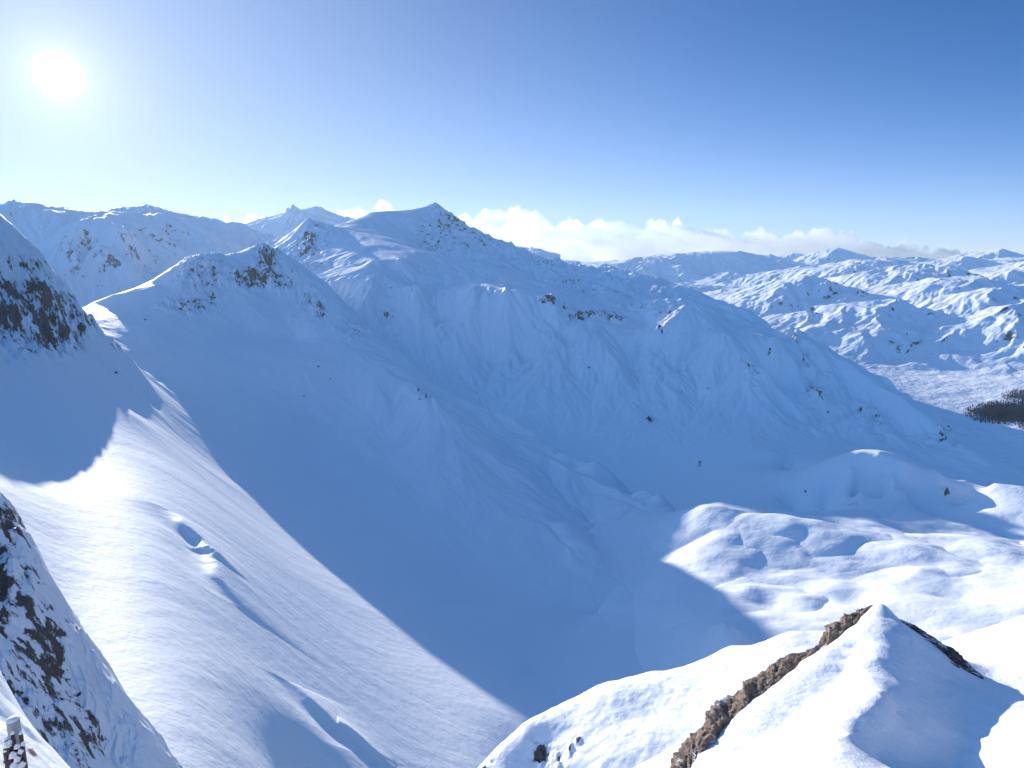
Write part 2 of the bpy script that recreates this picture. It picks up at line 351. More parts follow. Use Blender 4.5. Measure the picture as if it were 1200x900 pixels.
def sheet_mountain():
    s = Sheet(-26, 52, n_(1400), 430, 5800, n_(1500))
    K = 1.35
    crest = [(250, 330, 2450), (300, 300, 2450), (330, 285, 2450), (345, 270, 2480), (362, 254, 2500), (372, 262, 2520), (390, 268, 2650), (397, 262, 2750), (413, 257, 2850), (433, 249, 2950), (447, 248, 3000), (473, 246, 3050), (493, 243, 3120), (510, 237, 3200), (520, 245, 3150), (537, 262, 3020), (563, 272, 2960), (575, 280, 2920), (593, 284, 2900), (633, 302, 2860), (660, 312, 2850), (683, 319, 2850), (697, 314, 2850), (710, 308, 2850), (733, 318, 2820), (760, 327, 2750), (800, 338, 2650), (840, 350, 2400), (880, 372, 2200)]
    crest = [(p[0], p[1], p[2]*K) for p in crest]
    back = [(250, 380, 4200), (362, 340, 4300), (433, 330, 4900), (510, 330, 5200), (600, 350, 4900), (700, 370, 4700), (800, 390, 4300), (900, 430, 3300), (1000, 490, 2800), (1100, 550, 2600), (1200, 620, 2400), (1330, 720, 2100)]
    mid = [(640, 350, 2260), (667, 363, 2270), (693, 366, 2260), (733, 377, 2240), (765, 385, 2230), (787, 373, 2130), (800, 356, 2200), (812, 353, 2210), (825, 366, 2180), (847, 381, 2260), (883, 384, 2270), (896, 400, 2080), (910, 399, 2080), (920, 390, 2230), (930, 381, 2270), (945, 392, 2230), (960, 400, 2210), (1000, 420, 2150), (1027, 437, 2110), (1067, 460, 2050), (1100, 487, 1980), (1133, 517, 1900), (1165, 542, 1820), (1200, 567, 1740), (1300, 640, 1550), (1400, 700, 1400)]
    L = [crest, back, mid,
         [(450, 264, 3700), (480, 268, 3780)], [(500, 285, 3480), (500, 300, 3330)],
         [(427, 272, 3330), (455, 276, 3330), (480, 281, 3220)], [(430, 287, 2820), (460, 292, 2790), (487, 291, 2780)], [(440, 302, 2470), (472, 305, 2500)],
         [(425, 312, 2500), (455, 316, 2460)], [(398, 330, 2330), (415, 326, 2330), (440, 330, 2260), (452, 322, 2320)], [(395, 342, 2300), (425, 346, 2200), (440, 344, 2200)], [(405, 362, 2180), (440, 360, 2150)],
         [(527, 300, 3150), (560, 310, 2980), (620, 325, 2820), (660, 335, 2680)],
         [(490, 335, 2420), (520, 340, 2220), (560, 339, 2160), (600, 341, 2170), (640, 347, 2220)],
         [(700, 345, 2760), (760, 350, 2650), (800, 345, 2480)],
         [(440, 380, 2100), (520, 400, 2060), (600, 400, 2060), (680, 410, 2010), (760, 420, 1970), (840, 420, 1960), (890, 430, 1930)],
         [(500, 450, 1850), (580, 460, 1800), (660, 470, 1760), (740, 480, 1740), (820, 480, 1740), (890, 480, 1780)],
         [(600, 530, 1560), (700, 540, 1520), (780, 550, 1480), (860, 545, 1490), (910, 530, 1550)],
         [(680, 590, 1330), (780, 590, 1280), (860, 590, 1280), (910, 585, 1320)],
         [(935, 440, 2030), (960, 480, 1880), (985, 510, 1790)], [(1000, 470, 1950), (1040, 510, 1810), (1080, 540, 1700)], [(1080, 500, 1900), (1120, 535, 1760)],
         [(925, 553, 1520), (960, 543, 1420), (985, 534, 1388), (1005, 531, 1382), (1030, 533, 1377), (1060, 542, 1372), (1100, 553, 1410), (1130, 562, 1450)],
         [(970, 552, 1365), (1000, 549, 1345), (1045, 553, 1340)], [(960, 572, 1345), (1010, 572, 1325), (1060, 574, 1320)], [(930, 600, 1330), (1000, 600, 1340), (1060, 605, 1340), (1110, 612, 1310)],
         [(1150, 572, 1360), (1165, 566, 1370), (1200, 570, 1370), (1300, 600, 1370)], [(1150, 600, 1280), (1180, 625, 1220), (1250, 640, 1180)], [(1100, 575, 1490)], [(1132, 600, 1380)],
         [(800, 603, 1020), (830, 592, 1020), (870, 600, 1005), (920, 611, 985), (1000, 614, 1045), (1080, 627, 1045), (1150, 640, 1050), (1220, 650, 1040)],
         [(760, 640, 955), (850, 628, 936), (950, 638, 936), (1050, 648, 948), (1200, 668, 932)],
         [(790, 660, 850), (900, 665, 880), (1000, 675, 880), (1100, 682, 870), (1220, 692, 860)],
         cast([(340, 303, 1610*K), (325, 293, 1620*K), (312, 284, 1620*K), (300, 287, 1600*K)], [(822, 650), (826, 672), (832, 690), (850, 715)]), [(920, 712, 740), (1000, 717, 750), (1100, 722, 760), (1220, 732, 750)],
         [(870, 745, 640), (950, 765, 640), (1100, 772, 650), (1220, 782, 640)],
         [(700, 800, 600), (850, 800, 580), (1000, 850, 540), (1220, 880, 520)], [(1350, 760, 740)], [(1350, 650, 1200)]]
    s.fit(L, smooth=0.0012)
    R = s.R
    face = sstep(1450, 2000, R); hi = sstep(2400, 3400, R)
    b_ = BOWL_[0]; fi = np.clip((s.LR-b_.lr[0])/(b_.lr[1]-b_.lr[0]), 0, len(b_.lr)-2); fj = np.clip((s.A-b_.az[0])/(b_.az[1]-b_.az[0]), 0, len(b_.az)-2)
    i0, j0 = fi.astype(int), fj.astype(int); u_, v_ = fi-i0, fj-j0; ZB = b_.Z[i0, j0]*(1-u_)*(1-v_)+b_.Z[i0+1, j0]*u_*(1-v_)+b_.Z[i0, j0+1]*(1-u_)*v_+b_.Z[i0+1, j0+1]*u_*v_
    w_ = 1-(1-sstep(.13, .345, s.A))*(1-sstep(780, 1060, R))
    low = 1-sstep(950, 1150, R); E = s.Z/s.R; s.Z = (E*(1-low) + blur(E, 9)*low)*s.R
    top = s.near_line(crest, .05) * (.3+.7*s.near_line(mid, .045)); calm = np.exp(-((s.A+.20)/.09)**2) * sstep(2150, 2400, R)
    s.Z += (s.erode(330, 1.0, 5, 21, gain=.55)-.25) * (1.0 + 38 * face * (1-.95*calm) + 10 * hi) * top + (s.erode(760, 1.0, 3, 27)-.1) * 46 * face * top * (1-.95*calm) + s.erode(105, 1.0, 4, 24) * (.5 + 9 * face * (1-.8*calm)) * (.35+.65*top)
    s.Z += fbm(s.X/420, s.Y/420, 5, 31, .5) * 11 * face * top * (1-.85*calm)
    plat = (1 - sstep(1150, 1350, R)) * sstep(0.15, 0.25, s.A)
    hm = fbm(s.X/230, s.Y/190, 4, 41, .38); s.Z += plat * (np.abs(hm)*19 - 5 + fbm(s.X/70, s.Y/70, 3, 45, .4) * 2.2)
    for u, v, r, rad, h in [(905, 702, 770, 24, -9), (880, 690, 800, 18, 4), (1003, 690, 800, 24, -8), (980, 680, 830, 18, 4), (1120, 690, 840, 30, -7), (1085, 672, 900, 22, 5)]: s.hump(u, v, r, rad, h)
    s.Z = s.Z*w_ + (ZB-7*(1-w_)-2)*(1-w_)
    s.rock = s.blobs([(530, 262, 36, 26, .44, 3300, 4500), (508, 290, 22, 36, .40, 3000, 4500), (570, 278, 24, 9, .42, 3000, 4500), (545, 288, 10, 8, .45, 3000, 4500), (640, 308, 30, 8, .33, 3000, 4200),
                      (363, 278, 9, 11, .68, 2800, 3500), (357, 293, 17, 9, .6, 2800, 3500), (372, 262, 7, 8, .4, 2800, 3500), (380, 312, 6, 4, .4, 2600, 3500),
                      (643, 352, 12, 4, .7, 2000, 2500), (660, 363, 9, 3, .5, 2000, 2500), (690, 368, 26, 5, .66, 2000, 2500), (668, 330, 14, 5, .45, 2500, 3900), (720, 373, 16, 5, .48, 2000, 2500), (775, 386, 9, 6, .45, 2000, 2500),
                      (780, 365, 18, 4, .35, 2000, 2600), (750, 360, 30, 4, .45, 2400, 3800), (700, 340, 30, 6, .3, 2400, 3800),
                      (932, 395, 4, 14, .55, 1900, 2400), (943, 415, 5, 20, .45, 1800, 2300), (952, 450, 7, 24, .45, 1700, 2200), (960, 462, 6, 10, .5, 1700, 2200), (1010, 480, 5, 4, .5, 1700, 2100), (1030, 490, 12, 16, .36, 1600, 2100), (1110, 510, 24, 12, .36, 1600, 2100), (902, 412, 3, 3, .6, 1900, 2300),
                      (880, 432, 14, 6, .45, 1700, 2200), (760, 493, 8, 3, .36, 1300, 2000), (800, 457, 4, 2, .55, 1500, 2200), (829, 458, 4, 2, .5, 1500, 2200), (820, 543, 3, 2, .6, 1200, 1800),
                      (450, 370, 16, 12, .36, 2000, 2400), (470, 350, 40, 20, .2, 2000, 2600), (1108, 578, 6, 3, .5, 1300, 1700), (1000, 590, 6, 3, .4, 1200, 1700)])
    rr = np.clip(s.rock * 2.2, 0, 1); s.Z += rr * fbm(s.X/50, s.Y/50, 5, 8, .65) * 20 + face * sstep(2800, 3600, R) * (ridged(s.X/160, s.Y/160, 5, 9, .55)-1.15) * 18 * (.3+.7*top) * (1-.9*calm)
    s.build('central_mountain', mat_terrain('mountain_snow', 0.035, 1.7, wind=0.2), 'broad snow mountain with pointed summit, its long shaded flank falling to a hummocky sunlit basin')
    return s
BOWL_ = []
BOWL = sheet_bowl(); BOWL_.append(BOWL); MOUNT = sheet_mountain()

# ------------------------------------------------------------------ far ranges
def sheet_far_left():
    s = Sheet(-62, 4, n_(1100), 3300, 15000, n_(520))
    near = [(-300, 205, 5200), (-150, 230, 5200), (-60, 250, 5300), (0, 243, 5500), (24, 234, 5500), (45, 238, 5500), (60, 242, 5500), (97, 253, 5600), (112, 251, 5700), (130, 248, 5900), (150, 240, 6000), (160, 240, 6000), (178, 241, 6000), (200, 248, 6000), (222, 254, 6100), (240, 255, 6100), (256, 264, 6100), (285, 268, 6000), (320, 285, 5700), (400, 330, 5400)]
    farr = [(-100, 290, 9500), (100, 290, 9500), (240, 270, 9500), (290, 264, 9500), (310, 256, 9500), (325, 252, 9500), (337, 240, 9500), (343, 238, 9500), (352, 247, 9500), (362, 251, 9600), (371, 241, 9800), (378, 242, 9800), (392, 250, 9800), (410, 256, 9800), (440, 263, 9800), (520, 280, 9800), (620, 290, 9800)]
    L = [near, farr, [(-100, 330, 7500), (100, 330, 7500), (250, 310, 7500), (340, 300, 7500), (500, 320, 7500)],
         [(88, 266, 4700), (105, 258, 4800), (125, 252, 4950), (147, 252, 5100)], [(80, 277, 4500), (110, 278, 4450), (150, 270, 4650)],
         [(0, 275, 5000), (40, 285, 4900)], [(-200, 300, 4600), (0, 320, 4500), (100, 320, 4500), (200, 310, 4700), (250, 320, 4700)],
         [(-200, 360, 4000), (0, 370, 3900), (100, 372, 3900), (200, 360, 4000), (330, 350, 4200), (500, 380, 4200)], [(0, 420, 3400), (200, 420, 3400), (500, 420, 3500)],
         [(-100, 340, 13000), (600, 330, 13000)]]
    s.fit(L, smooth=0.0005)
    s.Z += s.erode(650, 60, 5, 61, pre=3, gain=.6); s.Z += fbm(s.X/900, s.Y/900, 5, 63, .5) * 22 + (ridged(s.X/520, s.Y/520, 5, 66, .55)-1.0)*18
    gx, gy = s.grad(); sl = np.hypot(gx, gy)
    s.rock = np.clip(0.25*sstep(0.6, 1.2, sl), 0, .25) * sstep(-0.5, .3, fbm(s.X/700, s.Y/700, 3, 64)) + s.blobs([(130, 295, 70, 16, .12, 4000, 6100), (190, 272, 50, 20, .12, 4000, 6300)])
    s.build('distant_mountains', mat_terrain('distant_snow', 0.016, 8.0, rock_a=(.10, .10, .115), rock_b=(.20, .19, .20)), 'far snow mountains to the left below the low sun, in hazy blue shade')
def sheet_far_right():
    s = Sheet(-6, 54, n_(1250), 2500, 14500, n_(1000))
    L = [[(880, 425, 2950), (1000, 475, 2850), (1100, 512, 2750), (1200, 545, 2650), (1350, 600, 2600)], [(600, 400, 3000), (750, 410, 2900)],
         [(600, 345, 4300), (700, 352, 4300), (800, 358, 4600)],
         [(1000, 440, 3500), (1060, 447, 3480), (1110, 470, 3200), (1150, 497, 2950), (1200, 500, 2950), (1300, 510, 2950)],
         [(1085, 440, 3650), (1140, 462, 3350), (1200, 462, 3400), (1300, 465, 3500)],
         [(860, 378, 4300), (950, 388, 4250), (1050, 400, 4250), (1150, 408, 4200), (1280, 412, 4200)],
         [(700, 340, 5300), (800, 346, 5300), (900, 352, 5300), (1050, 360, 5300), (1200, 364, 5300), (1350, 366, 5300)],
         [(700, 326, 7000), (900, 327, 7000), (1050, 331, 7000), (1200, 336, 7000), (1350, 338, 7000)],
         [(640, 338, 7600), (700, 326, 7800)], [(700, 316, 9500), (850, 312, 9500), (1000, 312, 9500), (1150, 314, 9500), (1350, 316, 9500)],
         [(600, 308, 12200), (800, 304, 12200), (1000, 303, 12200), (1200, 302, 12200), (1350, 302, 12200)], [(600, 335, 14300), (1000, 325, 14300), (1350, 328, 14400)]]
    s.fit(L, smooth=0.0006)
    e = s.erode(600, 1.0, 5, 71, pre=3, gain=.5)
    def ridges(X, Y, octv):
        ca, sa = math.cos(math.radians(24)), math.sin(math.radians(24)); p, q = X*ca - Y*sa, X*sa + Y*ca      # q runs away from the viewer
        m = 0; am = 1.0; w = 1.0
        for k in range(octv):
            f_ = 1.95**k; wx = .25*perlin(p/1200*f_, q/1200*f_, 90+k); n = 1 - np.abs(perlin(p/1100*f_ + wx, q/1700*f_ + wx, 75+k))*2.1
            m = m + am*w*n; w = np.clip(n*1.2+.35, .15, 1); am *= .52
        return m
    m0 = ridges(s.X, s.Y, 2); m = ridges(s.X + SH[0]*330*m0, s.Y + SH[1]*330*m0, 6)     # long windward sides, short steep lee sides
    f = sstep(3500, 4300, s.R)
    s.Z += (m-.95) * 26 * f - 75 * f * (1-sstep(9500, 12500, s.R))
    # faceted summits: a long face turned to the left, a steep one to the right, a back
    wx, wy = s.X + 75*fbm(s.X/420, s.Y/420, 4, 141, .5), s.Y + 75*fbm(s.X/420+7, s.Y/420, 4, 142, .5)
    rng = random.Random(12)
    peaks = [(953, 322, 5300, .50), (1033, 296, 7000, .55), (1088, 305, 6200, .55), (1140, 317, 5300, .52), (1040, 350, 4650, .50), (1133, 300, 9000, .5), (1173, 291, 12200, .5), (983, 290, 11000, .5),
             (822, 288, 9200, .45), (852, 290, 9700, .45), (930, 296, 11200, .45), (765, 297, 8500, .45), (735, 306, 8200, .45), (1168, 336, 4900, .55), (885, 334, 5900, .42), (1205, 348, 4700, .5), (1190, 316, 7600, .5),
             (995, 343, 5000, .5), (945, 311, 7900, .45), (1240, 300, 8000, .5), (900, 297, 10300, .45), (1065, 311, 6800, .55), (1110, 330, 5500, .55), (1010, 313, 7300, .5), (1230, 330, 6000, .5), (1290, 320, 6500, .5), (700, 320, 7600, .4), (860, 318, 7700, .42), (800, 312, 8600, .42)]
    for k in range(9):
        r = rng.uniform(4500, 11500); u = rng.uniform(740, 1300); v = 300 + 75*(5200/r)**1.6*rng.uniform(.62, .92); peaks.append((u, v, r, rng.uniform(.4, .55)))
    P_ = np.full(s.Z.shape, -1e4)
    for u, v, r, sl_ in peaks:
        c = P3(u, v, r); dx, dy = wx-c[0], wy-c[1]; near = (np.abs(dx) < 1300) & (np.abs(dy) < 1300)
        X_, Y_ = dx[near], dy[near]; h = np.full(X_.shape, -1e4); t = rng.uniform(-14, 14)
        d = np.max([X_*math.sin(math.radians(a_+t))*w_ + Y_*math.cos(math.radians(a_+t))*w_ for a_, w_ in ((-98, .78), (-172, 1.05), (95, 1.1), (0, .7), (-135, .86))], axis=0)
        P_[near] = np.maximum(P_[near], c[2] - sl_*.80*d)
    kk = 9.0; dlt = np.clip((P_ - s.Z)/kk, -30, 30); s.Z = s.Z + kk*np.log1p(np.exp(dlt))*f
    s.Z += s.erode(420, 1.0, 5, 72, pre=2, gain=.5) * 26 * f + e * 8 * f + fbm(s.X/150, s.Y/150, 4, 79, .5)*3.5
    U, V = s.uv(); gx, gy = s.grad(); sl = np.hypot(gx, gy)
    s.rock = .45*sstep(0.5, 1.0, sl) * sstep(-.45, .35, fbm(s.X/600, s.Y/600, 3, 74)) + s.blobs([(1050, 405, 50, 18, .2, 3000, 4600)])
    wood = np.maximum(s.blobs([(1182, 484, 30, 8, .95, 2600, 3900), (1225, 484, 30, 12, .9, 2600, 3900), (1200, 464, 24, 6, .16, 2900, 4000)]), 0)
    s.wood = np.clip(wood, 0, 1)
    s.build('distant_range', mat_terrain('range_snow', 0.013, 9.0, rock_a=(.12, .10, .10)), 'wide range of sunlit snow peaks far to the right')
    return s
sheet_far_left(); FAR = sheet_far_right()

# ------------------------------------------------------------------ near ground
def sheet_left_rock():
    s = Sheet(-60, -22, n_(900), 78, 230, n_(600))
    edge = [(-200, 420, 190), (-80, 530, 170), (-20, 560, 160), (0, 574, 156), (8, 584, 154), (13, 602, 151), (15, 620, 148), (45, 647, 147), (49, 674, 143), (66, 707, 140), (89, 739, 138), (102, 773, 134), (125, 799, 132), (140, 825, 129), (163, 843, 128), (178, 863, 126), (187, 896, 123), (200, 960, 118)]
    back = [(-80, 640, 215), (0, 690, 205), (60, 790, 185), (120, 880, 170), (180, 960, 160)]
    L = [edge, back, [(-100, 620, 146), (0, 660, 140), (30, 720, 133), (60, 770, 129), (90, 830, 125), (120, 870, 122), (150, 900, 119)],
         [(-100, 760, 124), (0, 760, 124), (20, 830, 116), (60, 880, 113), (100, 930, 110)], [(-100, 900, 106), (0, 900, 107), (60, 980, 102)], [(-100, 1100, 85), (100, 1150, 85)]]
    s.fit(L, step=18)
    k = 1 - sstep(0, .2, np.abs(0*s.R))
    c = s.X*.75 + s.Y*.66; w = -s.X*.66 + s.Y*.75
    n = ridged(c/11 + .4*perlin(s.X/9, s.Y/9, 3), w/22, 5, 101, .55)
    s.Z += (n-.8)*2.0 + fbm(s.X/4, s.Y/4, 4, 102, .55)*.55
    low = sstep(-38.6, -36, np.degrees(s.A))
    U, V = s.uv()
    s.rock = s.blobs([(0, 620, 60, 60, .6, 100, 170), (0, 700, 60, 60, .66, 100, 170), (50, 760, 45, 60, .62, 100, 150), (70, 840, 45, 60, .6, 90, 150), (105, 860, 22, 50, .55, 90, 150), (20, 800, 50, 60, .45, 90, 150), (90, 900, 40, 40, .45, 90, 150), (150, 870, 14, 20, .22, 90, 150)]) - .1*sstep(.9, 1.3, n)
    s.rock = np.clip(s.rock + .12*fbm(c/3, w/12, 3, 104), 0, 1)
    s.build('rocky_slope', mat_terrain('rocky_snow', 0.4, .3, rock_a=(.05, .04, .035), rock_b=(.20, .15, .12), stretch=(1, 1, .35)), 'steep snow plastered rock slope at the lower left')
    s = Sheet(-62, -30, 420, 14, 62, 360)
    L = [[(-200, 700, 60), (-60, 760, 56), (0, 786, 54), (8, 800, 53), (15, 822, 51), (28, 846, 49), (34, 853, 48), (36, 866, 47), (48, 876, 46), (62, 893, 45), (80, 915, 44), (120, 960, 42)], [(-60, 860, 60), (15, 900, 58), (60, 950, 55)],
         [(-60, 850, 44), (0, 835, 48), (15, 850, 46), (20, 880, 43)], [(-60, 960, 34), (0, 930, 37), (40, 950, 37)], [(-100, 1200, 20), (100, 1200, 20)]]
    s.fit(L, step=12); s.Z += fbm(s.X/2.6, s.Y/2.6, 5, 110, .5)*.22
    s.rock = np.clip(s.blobs([(38, 880, 6, 10, .5, 30, 60), (30, 860, 5, 5, .35, 30, 60), (57, 892, 6, 8, .4, 30, 60), (20, 815, 5, 10, .3, 30, 60)]), 0, 1)
    s.build('snow_ridge', mat_terrain('ridge_snow', 0.8, .08), 'small wind packed snow ridge at the lower left corner')
def sheet_fore():
    s = Sheet(-4, 56, n_(1100), 30, 125, n_(600))
    crest = [(480, 1000, 52), (540, 935, 54), (565, 900, 56), (576, 886, 57), (588, 872, 58), (600, 861, 59), (612, 850, 60), (622, 844, 60.5), (640, 838, 61), (650, 835, 61), (656, 833, 61), (668, 826, 62), (682, 821, 62.5), (700, 807, 64), (715, 803, 64.5), (740, 797, 65.5), (765, 789, 66.5), (790, 788, 67), (815, 788, 67), (825, 783, 67.5), (838, 771, 69), (848, 761, 70), (858, 757, 70.5), (870, 757, 70.5), (890, 757, 71), (902, 751, 71.5), (915, 743, 72), (930, 740, 72.5), (950, 739, 73), (975, 739, 73.5), (1000, 741, 74), (1050, 752, 74), (1090, 768, 74), (1125, 772, 75), (1150, 757, 77), (1168, 743, 79), (1200, 722, 82), (1300, 680, 88)]
    back = [(p[0], p[1]+75, p[2]*1.45) for p in crest[::3]]
    L = [crest, back, [(440, 1150, 50)], [(480, 1150, 70)], [(600, 900, 55), (640, 868, 57.5), (700, 850, 58), (800, 835, 59), (880, 800, 62), (950, 775, 65), (1020, 780, 66)],
         [(620, 960, 51), (700, 900, 53), (760, 890, 53), (840, 850, 56), (900, 840, 57), (960, 820, 58)], [(1060, 800, 62), (1130, 800, 62), (1170, 775, 66), (1230, 760, 68)],
         [(700, 1000, 46), (900, 950, 48), (1100, 900, 50), (1250, 850, 54)], [(700, 1200, 36), (1100, 1150, 36)]]
    s.fit(L, step=14, smooth=0.0005)
    s.hump(725, 835, 61, 7, .5, 2.2, .5); s.hump(905, 765, 68, 3, .5); s.hump(860, 790, 65, 4, -.5)
    s.Z += fbm(s.X/5, s.Y/5, 4, 120, .5)*.22
    s.rock = s.blobs([(634, 882, 10, 14, .6, 40, 62), (668, 878, 3, 10, .6, 40, 62), (677, 868, 4, 5, .6, 40, 62), (655, 890, 4, 10, .55, 40, 62), (568, 902, 6, 6, .6, 40, 62), (578, 892, 3, 3, .3, 40, 62)])
    s.Z += np.clip(s.rock*2.2, 0, 1)*fbm(s.X/1.2, s.Y/1.2, 4, 121, .6)*.35
    s.build('snow_crest', mat_terrain('crest_snow', 0.7, .13, grain=9.0, rock_a=(.05, .04, .035), rock_b=(.22, .17, .14)), 'rounded snow crest behind the nearest snow pyramid')
    # nearest pyramid of snow
    s = Sheet(2, 60, n_(1200), 9, 42, n_(700))
    spine = [(1022, 712, 26.3), (1029, 708, 26), (1036, 711, 25.7), (1040, 725, 25)]
    rid = [(1036, 711, 25.7), (1034, 740, 23.6), (1028, 770, 21.9), (1022, 790, 20.7), (1034, 808, 19.7), (1036, 818, 19.2), (1024, 828, 18.6), (1008, 840, 17.9), (996, 860, 16.9), (988, 880, 16), (980, 905, 15), (975, 960, 13)]
    lft = [(1022, 712, 26.3), (1005, 727, 25.4), (985, 743, 24.4), (970, 757, 23.7), (955, 768, 23.1), (935, 780, 22.4), (915, 795, 21.6), (895, 810, 20.8), (875, 824, 20), (855, 840, 19.2), (838, 858, 18.3), (818, 872, 17.6), (802, 884, 17), (795, 900, 16.4), (780, 930, 15.3)]
    rgt = [(1040, 713, 25.9), (1053, 729, 25.6), (1068, 738, 25.6), (1085, 748, 25.6), (1105, 762, 25.5), (1125, 777, 25.4), (1150, 795, 25.2), (1165, 789, 26), (1185, 780, 27), (1210, 768, 28), (1300, 735, 31)]
    back = [(p[0]-60, p[1]+110, p[2]*1.22) for p in lft[2::2]] + [(1030, 900, 36), (1100, 930, 37), (1200, 930, 38), (1300, 920, 40)]
    L = [spine, rid, lft, rgt, back,
         [(1000, 760, 22.9), (980, 800, 20.6), (940, 830, 19.1), (900, 860, 17.6), (860, 890, 16.2)], [(1010, 810, 19.6), (980, 850, 17.5), (940, 890, 15.7), (900, 940, 14)],
         [(1062, 760, 23.4), (1085, 800, 22.3), (1090, 850, 19.8), (1085, 900, 18.0)], [(1052, 815, 20.2), (1048, 850, 18.6), (1030, 890, 17.1)],
         [(1110, 800, 23.4), (1145, 830, 22.4), (1135, 860, 20.8), (1130, 900, 18.9)], [(1190, 812, 24.6)], [(1205, 838, 22.2), (1215, 860, 20.6), (1180, 870, 20.2)], [(1165, 880, 19.4), (1172, 905, 18.2), (1220, 890, 19.0)],
         [(850, 1000, 12), (1000, 1050, 11), (1200, 1000, 14)], [(1350, 850, 23)]]
    s.fit(L, step=14, smooth=0.0015)
    s.Z += fbm(s.X/3, s.Y/3, 3, 130, .5)*.10
    s.hump(985, 765, 22.5, 1.0, .06); s.hump(1000, 790, 21, 1.0, -.08)
    s.build('snow_pyramid', mat_terrain('near_snow', 1.2, .085, grain=16.0), 'nearest snow pyramid with a soft corniced edge')
    return s
sheet_left_rock(); NEAR = sheet_fore()

# ------------------------------------------------------------------ bare rocks and boulders
def mat_rock(name, a, b, scale, bump, snow=0.5):
    m = bpy.data.materials.new(name); m.use_nodes = True; nt = m.node_tree; nt.nodes.clear(); N = nt.nodes.new; L = nt.links.new
    tc = N('ShaderNodeTexCoord')
    def noise(sc, det, r):
        n = N('ShaderNodeTexNoise'); n.inputs['Scale'].default_value = sc; n.inputs['Detail'].default_value = det; n.inputs['Roughness'].default_value = r; L(tc.outputs['Object'], n.inputs['Vector']); return n.outputs[0]
    n1 = noise(scale, 8, .7); n2 = noise(scale*4, 6, .75); n3 = noise(scale*.5, 6, .6)
    r = N('ShaderNodeValToRGB'); r.color_ramp.elements[0].position = .32; r.color_ramp.elements[1].position = .68
    r.color_ramp.elements[0].color = a+(1,); r.color_ramp.elements[1].color = b+(1,); L(n1, r.inputs[0])
    g = N('ShaderNodeNewGeometry'); sx = N('ShaderNodeSeparateXYZ'); L(g.outputs['Normal'], sx.inputs[0])
    ad = N('ShaderNodeMath'); ad.operation = 'MULTIPLY_ADD'; L(n3, ad.inputs[0]); ad.inputs[1].default_value = 1.6; L(sx.outputs['Z'], ad.inputs[2])
    mr = N('ShaderNodeMapRange'); L(ad.outputs[0], mr.inputs[0]); mr.inputs[1].default_value = 2.0-snow; mr.inputs[2].default_value = 2.08-snow
    mx = N('ShaderNodeMix'); mx.data_type = 'RGBA'; L(mr.outputs[0], mx.inputs['Factor']); L(r.outputs[0], mx.inputs['A']); mx.inputs['B'].default_value = (.9, .91, .93, 1)
    bp = N('ShaderNodeBump'); bp.inputs['Distance'].default_value = bump; L(n2, bp.inputs['Height'])
    bs = N('ShaderNodeBsdfPrincipled'); bs.inputs['Roughness'].default_value = .85; L(mx.outputs['Result'], bs.inputs['Base Color']); L(bp.outputs[0], bs.inputs['Normal'])
    out = N('ShaderNodeOutputMaterial'); L(bs.outputs[0], out.inputs[0]); return m
def grid_mesh(name, V, mat, closed=True):
    """V[n, m, 3]: rings of points joined into one surface"""
    n, m = V.shape[:2]; F = []
    for i in range(n-1):
        for j in range(m if closed else m-1):
            F.append((i*m+j, i*m+(j+1) % m, (i+1)*m+(j+1) % m, (i+1)*m+j))
    F.append(tuple(range(m))[::-1]); F.append(tuple((n-1)*m+j for j in range(m)))
    me = bpy.data.meshes.new(name); me.from_pydata(V.reshape(-1, 3).tolist(), [], F); me.update(); me.materials.append(mat)
    b = bmesh.new(); b.from_mesh(me); bmesh.ops.recalc_face_normals(b, faces=b.faces); b.to_mesh(me); b.free()
    return me
def rock_band(name, pts, radii, mat, seed, label, amp=.28, step=.035, flat=.75):
    W = np.array([P3(*p) for p in pts]); seg = np.linalg.norm(np.diff(W, axis=0), axis=1); c = np.concatenate([[0], np.cumsum(seg)])
    n = int(c[-1]/step); t = np.linspace(0, c[-1], n); ctr = np.stack([np.interp(t, c, W[:, k]) for k in range(3)], 1); rad = np.interp(t, c, radii)
    tan = np.gradient(ctr, axis=0); tan /= np.linalg.norm(tan, axis=1)[:, None]
    side = np.cross(tan, [0, 0, 1]); side /= np.linalg.norm(side, axis=1)[:, None]; up = np.cross(side, tan)
    m = 56; th = np.linspace(0, 2*np.pi, m, endpoint=False)
    T, TH = np.meshgrid(t, th, indexing='ij'); RR = rad[:, None]*np.ones_like(TH)
    a, b = T, TH*rad.mean()*1.2
    wrap = .5 - .5*np.cos(TH)
    cx, cz = np.cos(TH), np.sin(TH)
    nz = fbm(a*.55+cx*.6, cz*.8+seed, 3, seed, .55)*.8 + (ridged(a*1.1 + cx*1.3 + cz*.9, cz*1.5 - a*.8, 4, seed+5, .55)-.7)*.35 + fbm(a*5+cz*2, cx*4+cz*3, 4, seed+9, .6)*.22
    q = np.round(nz*7)/7; nz = nz*.6 + q*.4
    RR = RR*(1 + amp*2*nz)
    V = ctr[:, None, :] + side[:, None, :]*(np.cos(TH)*RR)[..., None] + up[:, None, :]*(np.sin(TH)*RR*flat)[..., None]
    me = grid_mesh(name, V, mat); o = bpy.data.objects.new(name, me); SC.collection.objects.link(o)
    return tag(o, label, 'rock')
